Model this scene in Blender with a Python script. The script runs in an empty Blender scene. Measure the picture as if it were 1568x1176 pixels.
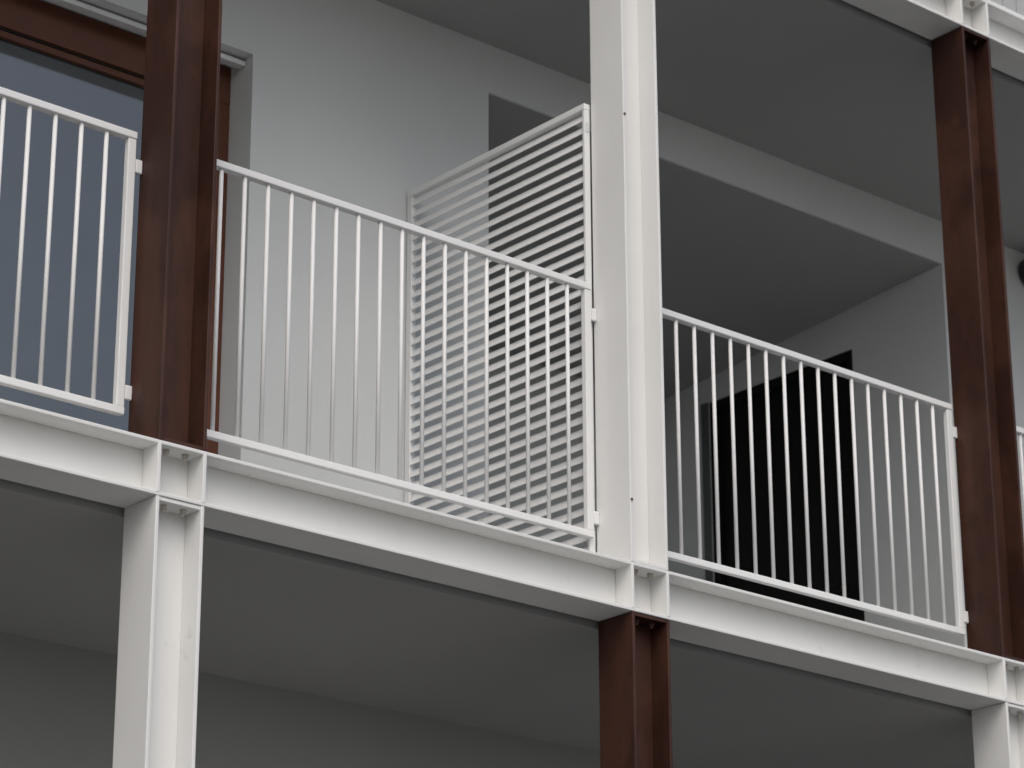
import bpy, bmesh, math, random
from mathutils import Matrix, Vector
random.seed(4)
S=2.036; W=.1835; DP=.1825; BH=.184; H=3.0291; D=1.2832
XS=3.3268; XC=.4134; ZR=.1213; G=.028; GROUND=-4.65
sc=bpy.context.scene

# ------------------------------------------------------------ materials
def newmat(name):
    m=bpy.data.materials.new(name); m.use_nodes=True
    nt=m.node_tree; b=nt.nodes['Principled BSDF']
    return m,nt,b
def noise(nt,scale,detail=3,rough=.6,stretch=None):
    tc=nt.nodes.new('ShaderNodeTexCoord'); n=nt.nodes.new('ShaderNodeTexNoise')
    n.inputs['Scale'].default_value=scale; n.inputs['Detail'].default_value=detail; n.inputs['Roughness'].default_value=rough
    if stretch:
        mp=nt.nodes.new('ShaderNodeMapping'); mp.inputs['Scale'].default_value=stretch
        nt.links.new(tc.outputs['Object'],mp.inputs['Vector']); nt.links.new(mp.outputs[0],n.inputs['Vector'])
    else: nt.links.new(tc.outputs['Object'],n.inputs['Vector'])
    return n
def ramp(nt,src,stops):
    r=nt.nodes.new('ShaderNodeValToRGB'); nt.links.new(src,r.inputs[0])
    e=r.color_ramp.elements
    while len(e)<len(stops): e.new(.5)
    for k,(p,c) in enumerate(stops): e[k].position=p; e[k].color=(*c,1)
    return r
def mixc(nt,fac,a,b,mode='MIX'):
    m=nt.nodes.new('ShaderNodeMix'); m.data_type='RGBA'; m.blend_type=mode
    if hasattr(fac,'links'): nt.links.new(fac,m.inputs[0])
    else: m.inputs[0].default_value=fac
    for s,v in ((6,a),(7,b)):
        if hasattr(v,'links'): nt.links.new(v,m.inputs[s])
        else: m.inputs[s].default_value=(*v,1)
    return m.outputs[2]
def bump(nt,b,src,strength,dist=.002):
    bp=nt.nodes.new('ShaderNodeBump'); bp.inputs['Strength'].default_value=strength; bp.inputs['Distance'].default_value=dist
    nt.links.new(src,bp.inputs['Height']); nt.links.new(bp.outputs[0],b.inputs['Normal'])

def paint(name,c1,c2,rough,rust=False,peel=None,spec=.5):
    m,nt,b=newmat(name)
    n=noise(nt,1.7,4,.6); r=ramp(nt,n.outputs[0],[(.3,c2),(.65,c1)])
    col=r.outputs[0]
    if rust:
        n3=noise(nt,5,5,.7); r3=ramp(nt,n3.outputs[0],[(.665,(0,0,0)),(.76,(.55,.55,.55))])
        col=mixc(nt,r3.outputs[0],col,(.52,.45,.35))
    if peel:
        n3=noise(nt,1.9,4,.5,(1,1,.8)); r3=ramp(nt,n3.outputs[0],[(.50,(0,0,0)),(.56,(1,1,1))])
        col=mixc(nt,r3.outputs[0],col,peel)
        n4=noise(nt,14,5,.7,(1.5,1.5,.5)); r4=ramp(nt,n4.outputs[0],[(.35,(.74,.74,.74)),(.7,(1.18,1.14,1.1))])
        col=mixc(nt,1.0,col,r4.outputs[0],'MULTIPLY')
    nt.links.new(col,b.inputs['Base Color'])
    b.inputs['Roughness'].default_value=rough; b.inputs['Specular IOR Level'].default_value=spec
    return m
white=paint('white_steel_paint',(.80,.80,.785),(.75,.748,.73),.6,rust=True,spec=.35)
whiter=paint('white_railing_paint',(.80,.805,.80),(.76,.765,.76),.55,spec=.4)
brown=paint('brown_steel_paint',(.050,.018,.0105),(.037,.013,.008),.55,peel=(.066,.026,.0165),spec=.35)
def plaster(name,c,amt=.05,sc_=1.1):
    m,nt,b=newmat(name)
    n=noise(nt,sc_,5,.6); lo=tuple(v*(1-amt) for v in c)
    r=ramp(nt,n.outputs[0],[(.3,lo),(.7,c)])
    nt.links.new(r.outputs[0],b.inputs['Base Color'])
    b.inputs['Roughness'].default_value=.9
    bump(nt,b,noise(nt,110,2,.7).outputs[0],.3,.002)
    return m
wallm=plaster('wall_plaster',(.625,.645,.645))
wallb=plaster('shaded_lower_plaster',(.30,.305,.29))  # darker copy of the wall plaster: lower-storey shade put into its colour
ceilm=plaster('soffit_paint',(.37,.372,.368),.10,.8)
extm=plaster('outer_wall_plaster',(.45,.45,.43))
def simple(name,c,rough,spec=.5,ior=1.5,var=.15):
    m,nt,b=newmat(name)
    n=noise(nt,6,2); r=ramp(nt,n.outputs[0],[(.3,tuple(v*(1-var) for v in c)),(.7,c)])
    nt.links.new(r.outputs[0],b.inputs['Base Color'])
    b.inputs['Roughness'].default_value=rough; b.inputs['IOR'].default_value=ior
    b.inputs['Specular IOR Level'].default_value=spec
    return m
wood=simple('brown_window_frame_paint',(.115,.036,.015),.5)
dark=simple('black_door_paint',(.008,.007,.0065),.5,.2)
gap=simple('dark_gasket',(.01,.01,.01),.8)
greyf=simple('grey_door_frame',(.10,.11,.11),.5)
glass=simple('window_glass',(.022,.038,.048),.03,.5,2.4,.4)
boltm=simple('bolt_steel',(.50,.46,.40),.5)
rustm=simple('rusty_bolt',(.10,.06,.04),.8)
lampm=simple('lamp_black',(.02,.02,.02),.4)
galv=simple('bracket_white',(.72,.73,.73),.4)

# ------------------------------------------------------------ geometry helpers
class Mesh:
    def __init__(s): s.v=[]; s.f=[]
    def hexa(s,b,t):
        n=len(s.v); s.v+=[tuple(p) for p in b]+[tuple(p) for p in t]
        s.f+=[(n+3,n+2,n+1,n),(n+4,n+5,n+6,n+7)]+[(n+i,n+(i+1)%4,n+4+(i+1)%4,n+4+i) for i in range(4)]
    def box(s,x0,x1,y0,y1,z0,z1):
        s.hexa([(x0,y0,z0),(x1,y0,z0),(x1,y1,z0),(x0,y1,z0)],[(x0,y0,z1),(x1,y0,z1),(x1,y1,z1),(x0,y1,z1)])
    def cyl(s,c,r,h,axis='z',n=12,rot=0):
        b=len(s.v)
        for e in (0,1):
            for k in range(n):
                a=rot+2*math.pi*k/n; u,w=r*math.cos(a),r*math.sin(a)
                if axis=='z': p=(c[0]+u,c[1]+w,c[2]+e*h)
                elif axis=='y': p=(c[0]+w,c[1]+e*h,c[2]+u)
                else: p=(c[0]+e*h,c[1]+u,c[2]+w)
                s.v.append(p)
        s.f.append(tuple(b+k for k in range(n))[::-1]); s.f.append(tuple(b+n+k for k in range(n)))
        s.f+=[(b+k,b+(k+1)%n,b+n+(k+1)%n,b+n+k) for k in range(n)]
    def obj(s,name,mat,parent=None,bev=0,smooth=False):
        me=bpy.data.meshes.new(name); me.from_pydata(s.v,[],s.f); me.update()
        me.materials.append(mat)
        o=bpy.data.objects.new(name,me); sc.collection.objects.link(o)
        if parent: o.parent=parent
        if smooth:
            for p in me.polygons: p.use_smooth=len(p.vertices)==4
        if bev:
            md=o.modifiers.new('bevel','BEVEL'); md.width=bev; md.segments=2; md.limit_method='ANGLE'
        return o
def empty(name):
    e=bpy.data.objects.new(name,None); sc.collection.objects.link(e); e.empty_display_size=.2; return e

I0,I1=-4,6
KS=(-1,0,1)
# ------------------------------------------------------------ steel columns (H sections, open side to the street)
FT=.013; WT=.010
for k in KS:
    for i in range(I0,I1+1):
        x=i*S; z0=k*H; z1=(k+1)*H-BH
        if k==-1: z0=GROUND-.1
        col=white if (i+k)%2==0 else brown
        m=Mesh()
        m.box(x,x+FT,0,DP,z0+.001,z1-.001)
        m.box(x+W-FT,x+W,0,DP,z0+.001,z1-.001)
        m.box(x+FT,x+W-FT,DP/2-WT/2,DP/2+WT/2,z0+.001,z1-.001)
        e=empty('steel_column')
        m.obj('h_section',col,e,.0025)
        p=Mesh()   # end plates
        p.box(x+FT,x+W-FT,.004,DP/2-WT/2,z1-.014,z1-.002)
        p.box(x+FT,x+W-FT,DP/2+WT/2,DP-.004,z1-.014,z1-.002)
        if k>-1:
            p.box(x+FT,x+W-FT,.004,DP/2-WT/2,z0+.002,z0+.014)
            p.box(x+FT,x+W-FT,DP/2+WT/2,DP-.004,z0+.002,z0+.014)
        p.obj('end_plates',col,e,.001)
        bt=Mesh()
        for bx in (.055,W-.055):
            bt.cyl((x+bx,.040,z1-.028),.011,.014,'z',6)
            bt.cyl((x+bx,.040,z1-.036),.007,.010,'z',10)
        bt.obj('bolts',boltm if col is white else brown,e)
        if k==0 and col is white:
            rb=Mesh()
            for zz in (.235,1.78): rb.cyl((x+.0065,-.003,zz),.0055,.010,'y',10)
            rb.obj('clip_bolts',rustm,e)
# ------------------------------------------------------------ steel beams (I sections)
for k in (-1,0,1,2):
    z=k*H; xa=I0*S-.02; xb=I1*S+W+.02
    e=empty('steel_beam')
    m=Mesh()
    m.box(xa,xb,0,DP,z-FT,z); m.box(xa,xb,0,DP,z-BH,z-BH+FT)
    m.box(xa,xb,DP/2-WT/2,DP/2+WT/2,z-BH+FT,z-FT)
    o=m.obj('i_section',white,e,.0025)
    s=Mesh(); b=Mesh()
    for i in range(I0,I1+1):
        x=i*S
        for q in (x-.0015,x+W-FT+.0015):
            s.box(q,q+FT,-.0015,DP/2-WT/2-.001,z-BH+FT-.003,z-FT+.003)
            s.box(q,q+FT,DP/2+WT/2+.001,DP+.0015,z-BH+FT-.003,z-FT+.003)
        for bx in (.055,W-.055):
            b.cyl((x+bx,.040,z-FT-.012),.012,.0125,'z',6)
            b.cyl((x+bx,.040,z-FT-.020),.007,.010,'z',10)
            b.cyl((x+bx,.040,z-BH+FT),.012,.010,'z',6)
    s.obj('stiffeners',white,e,.002); b.obj('bolts',boltm,e)

# ------------------------------------------------------------ railings
for k in (0,1,-1):
    for i in range(I0,I1):
        x0=i*S+W+G; x1=(i+1)*S-G; z0=k*H+ZR; z1=z0+1.0
        yc=DP-.02; t=.026
        e=empty('balcony_railing')
        m=Mesh()
        m.box(x0,x1,yc-.002,yc+.030,z1-.026,z1)
        m.box(x0,x1,yc,yc+t,z0,z0+.026)
        m.box(x0+.001,x0+t,yc+.001,yc+t-.001,z0+.026,z1-.026)
        m.box(x1-t-.006,x1-.001,yc+.001,yc+t-.001,z0+.026,z1-.026)
        m.obj('frame',whiter,e,.003)
        bl=Mesh(); a0=x0+t/2; a1=x1-t/2; n=18
        for j in range(1,n):
            xx=a0+(a1-a0)*j/n+random.uniform(-.0012,.0012)
            bl.cyl((xx,yc+t/2,z0+.024),.0076,z1-z0-.048,'z',10)
        bl.obj('balusters',whiter,e,smooth=True)
        br=Mesh()
        for zz in (z0+.055,z1-.145):
            br.box(x1+.0005,x1+G-.0005,yc+.002,yc+.016,zz,zz+.05)
            br.box(x0-G+.0005,x0-.0005,yc+.002,yc+.016,zz,zz+.05)
        br.obj('brackets',whiter,e,.004)

# ------------------------------------------------------------ privacy screens
for k in KS:
    for i in (-4,0,4):
        x=i*S-.032; zb=k*H+.035; zt=k*H+1.884
        y0=DP+.003; y1=D-.006
        e=empty('privacy_screen')
        m=Mesh(); t=.030
        m.box(x,x+t,y0,y1,zt-.026,zt); m.box(x,x+t,y0,y1,zb,zb+.03)
        m.box(x+.001,x+t-.001,y0,y0+.014,zb+.03,zt-.026); m.box(x+.001,x+t-.001,y1-.032,y1,zb+.03,zt-.026)
        m.obj('frame',whiter,e,.003)
        sl=Mesh(); n=35; pit=(zt-.026-zb-.03)/n
        hb=.0205
        for j in range(n):
            zc=zb+.03+pit*(j+.5)
            # leaning flat louvre blade: lower edge outward (-x), upper edge inward
            xa,xb=x+.003,x+t-.006; ya,yb=y0+.013,y1-.031
            sl.hexa([(xa,ya,zc-hb),(xa+.005,ya,zc-hb),(xa+.005,yb,zc-hb),(xa,yb,zc-hb)],
                    [(xb-.003,ya,zc+hb-.005),(xb+.002,ya,zc+hb-.005),(xb+.002,yb,zc+hb-.005),(xb-.003,yb,zc+hb-.005)])
        sl.obj('louvres',whiter,e)
        f=Mesh()
        for zz in (zb+.25,zt-.12): f.box(x+.006,x+t-.006,DP+.0005,y0-.0005,zz,zz+.04)
        f.obj('fixings',galv,e)

# ------------------------------------------------------------ building
B=empty('apartment_building')
wallsU=Mesh(); wallsL=Mesh(); soff=Mesh(); frames=Mesh(); glz=Mesh(); gsk=Mesh(); strip=Mesh(); doors=Mesh(); dfr=Mesh(); ext=Mesh()
XA=I0*S; XB=I1*S+W; YB=3.3; BACK=9.0
M=4*S
def wall_x(a,b,k,win=None):
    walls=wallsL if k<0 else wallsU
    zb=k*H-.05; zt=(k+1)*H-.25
    if win:
        wa,wb=win; zw=k*H+2.26; zf=k*H+.03
        walls.box(a,wa,D,D+.30,zb,zt); walls.box(wb,b,D,D+.30,zb,zt)
        walls.box(wa,wb,D,D+.30,zw,zt); walls.box(wa,wb,D,D+.30,zb,zf)
        y=D+.15; fw=.055
        strip.box(wa+.002,wb-.002,D+.05,D+.09,zw-.034,zw-.012)
        frames.box(wa,wb,y,y+.07,zw-.17,zw-.005); frames.box(wa,wb,y,y+.07,zf,zf+.07)
        xs_=[wa,wa+(wb-wa)*.5-fw,wb-fw]
        for q in xs_: frames.box(q,q+(fw if q!=xs_[1] else 2*fw),y+.001,y+.069,zf+.07,zw-.17)
        for (p,r) in ((wa+fw,xs_[1]),(xs_[1]+2*fw,wb-fw)):
            g0,g1=zf+.07,zw-.17; q=.035; yy=y+.018
            gsk.box(p+.0005,p+.004,y+.012,y+.06,g0+.001,g1-.001); gsk.box(r-.004,r-.0005,y+.012,y+.06,g0+.001,g1-.001)
            gsk.box(p+.004,r-.004,y+.012,y+.06,g1-.006,g1-.001)
            frames.box(p+.004,p+q,yy,yy+.04,g0+.002,g1-.007); frames.box(r-q,r-.004,yy,yy+.04,g0+.002,g1-.007)
            frames.box(p+q,r-q,yy,yy+.04,g1-q,g1-.007); frames.box(p+q,r-q,yy,yy+.04,g0+.002,g0+q)
            glz.box(p+q,r-q,yy+.018,yy+.026,g0+q,g1-q)
    else: walls.box(a,b,D,D+.30,zb,zt)
for k in KS:
    z=k*H
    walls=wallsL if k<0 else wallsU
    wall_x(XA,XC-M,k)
    for m_ in (-1,0,1):
        o=m_*M
        nxt=XC+o+M if m_<1 else XB
        wa=o+XS
        wall_x(wa,nxt,k,(o+M-3.6,o+M-.82) if (m_<1 and k>=0) else None)
        xl,xr=XC+o,XS+o; z1=(k+1)*H
        # plaster fascia over the loggia, flush with the wall
        walls.box(xl,xr,D,D+.015,z+2.487,z1-.25)
        walls.box(xl-.25,xl,D+.30,YB,z-.05,z+2.7)
        walls.box(xl-.25,xr+.25,YB,YB+.25,z-.05,z+2.7)
        ya,yb_,zd=1.90,2.93,z+2.22
        walls.box(xr,xr+.25,D+.30,ya,z-.05,z+2.7)
        walls.box(xr,xr+.25,yb_,YB,z-.05,z+2.7)
        walls.box(xr,xr+.25,ya,yb_,zd,z+2.7)
        dfr.box(xr-.012,xr-.0005,yb_,yb_+.05,z-.02,zd+.0)
        doors.box(xr+.03,xr+.065,ya+.002,yb_-.002,z-.015,zd-.002)
        doors.box(xr+.004,xr+.03,ya+.002,ya+.05,z-.015,zd-.002); doors.box(xr+.004,xr+.03,yb_-.05,yb_-.002,z-.015,zd-.002)
        doors.box(xr+.004,xr+.03,ya+.05,yb_-.05,zd-.05,zd-.002)
        doors.box(xr-.03,xr+.03,ya+.12,ya+.135,z+1.0,z+1.015); doors.box(xr-.036,xr-.024,ya+.12,ya+.24,z+1.0,z+1.015)
        ys=D+.017
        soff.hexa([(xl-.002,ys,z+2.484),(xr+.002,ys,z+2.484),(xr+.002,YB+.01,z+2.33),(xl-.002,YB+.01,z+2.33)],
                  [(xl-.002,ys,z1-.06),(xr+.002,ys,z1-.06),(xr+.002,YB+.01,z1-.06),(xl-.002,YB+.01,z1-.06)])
for k in (-1,0,1,2):
    z=k*H; a,b=XA+.03,XB-.03
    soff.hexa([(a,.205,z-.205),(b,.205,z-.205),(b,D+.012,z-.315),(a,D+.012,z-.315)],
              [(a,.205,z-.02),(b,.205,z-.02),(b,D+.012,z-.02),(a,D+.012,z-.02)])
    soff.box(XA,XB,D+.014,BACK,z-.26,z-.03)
ext.box(XA-.25,XA-.001,D-.02,BACK,GROUND-.1,2*H+.02)
ext.box(XB+.001,XB+.25,D-.02,BACK,GROUND-.1,2*H+.02)
ext.box(XA-.25,XB+.25,BACK+.001,BACK+.25,GROUND-.1,2*H+.02)
ext.box(XA,XB,.35,.6,GROUND-.1,-H-.27)
ext.box(XA-.3,XB+.3,-.12,BACK+.3,2*H+.03,2*H+.25)
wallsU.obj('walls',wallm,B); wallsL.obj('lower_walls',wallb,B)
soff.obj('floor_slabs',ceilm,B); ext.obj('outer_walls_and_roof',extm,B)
frames.obj('window_frames',wood,B,.003); glz.obj('window_glass',glass,B); gsk.obj('window_gaskets',gap,B)
strip.obj('blind_rails',galv,B,.002); doors.obj('doors',dark,B); dfr.obj('door_frames',greyf,B,.002)

L=empty('wall_lamp')
m=Mesh(); m.cyl((3.975,D-.012,2.60),.055,.011,'y',24); m.cyl((3.975,D-.10,2.60),.075,.088,'y',24)
m.obj('housing',lampm,L,.004)
m=Mesh(); m.cyl((3.975,D-.108,2.60),.058,.009,'y',24); m.obj('lens',lampm,L,.003)

# ------------------------------------------------------------ ground
gm,nt,b=newmat('paving_ground')
n=noise(nt,.8,4,.65); r=ramp(nt,n.outputs[0],[(.35,(.115,.115,.113)),(.7,(.17,.169,.165))])
nt.links.new(r.outputs[0],b.inputs['Base Color']); b.inputs['Roughness'].default_value=.9
g=Mesh(); g.v=[(-600,-600,GROUND),(600,-600,GROUND),(600,600,GROUND),(-600,600,GROUND)]; g.f=[(0,1,2,3)]
g.obj('ground',gm)

# ------------------------------------------------------------ light
w=bpy.data.worlds.new('World'); sc.world=w; w.use_nodes=True; nt=w.node_tree
bg=nt.nodes['Background']; sky=nt.nodes.new('ShaderNodeTexSky'); sky.sky_type='NISHITA'; sky.sun_disc=False
EL,AZ=math.radians(48),math.radians(215)
sky.sun_elevation=EL; sky.sun_rotation=AZ; sky.dust_density=4; sky.air_density=1.0
hs=nt.nodes.new('ShaderNodeHueSaturation'); hs.inputs['Saturation'].default_value=.6
nt.links.new(sky.outputs[0],hs.inputs['Color']); nt.links.new(hs.outputs[0],bg.inputs['Color'])
bg.inputs['Strength'].default_value=.148
sl=bpy.data.lights.new('sun','SUN'); sl.energy=.5; sl.angle=math.radians(50); sl.color=(1,.97,.93)
so=bpy.data.objects.new('sun',sl); sc.collection.objects.link(so)
dirv=Vector((math.sin(AZ)*math.cos(EL),math.cos(AZ)*math.cos(EL),math.sin(EL)))
so.rotation_euler=dirv.to_track_quat('Z','Y').to_euler()

# ------------------------------------------------------------ camera
yaw,pit,rol=.7104,.3593,-.0034
F=Vector((math.sin(yaw)*math.cos(pit),math.cos(yaw)*math.cos(pit),math.sin(pit)))
R0=Vector((math.cos(yaw),-math.sin(yaw),0)); U0=R0.cross(F)
R=R0*math.cos(rol)+U0*math.sin(rol); U=R.cross(F)
cam=bpy.data.cameras.new('camera'); co=bpy.data.objects.new('camera',cam); sc.collection.objects.link(co)
mt=Matrix((( R.x,U.x,-F.x,-6.8058),(R.y,U.y,-F.y,-7.2572),(R.z,U.z,-F.z,-3.0526),(0,0,0,1)))
co.matrix_world=mt
cam.sensor_width=36; cam.lens=4426.75/1568*36; cam.clip_end=3000; cam.clip_start=.1
cam.dof.use_dof=True; cam.dof.focus_distance=9.9; cam.dof.aperture_fstop=5.0
sc.camera=co
sc.view_settings.view_transform='Standard'; sc.view_settings.look='None'; sc.view_settings.exposure=0
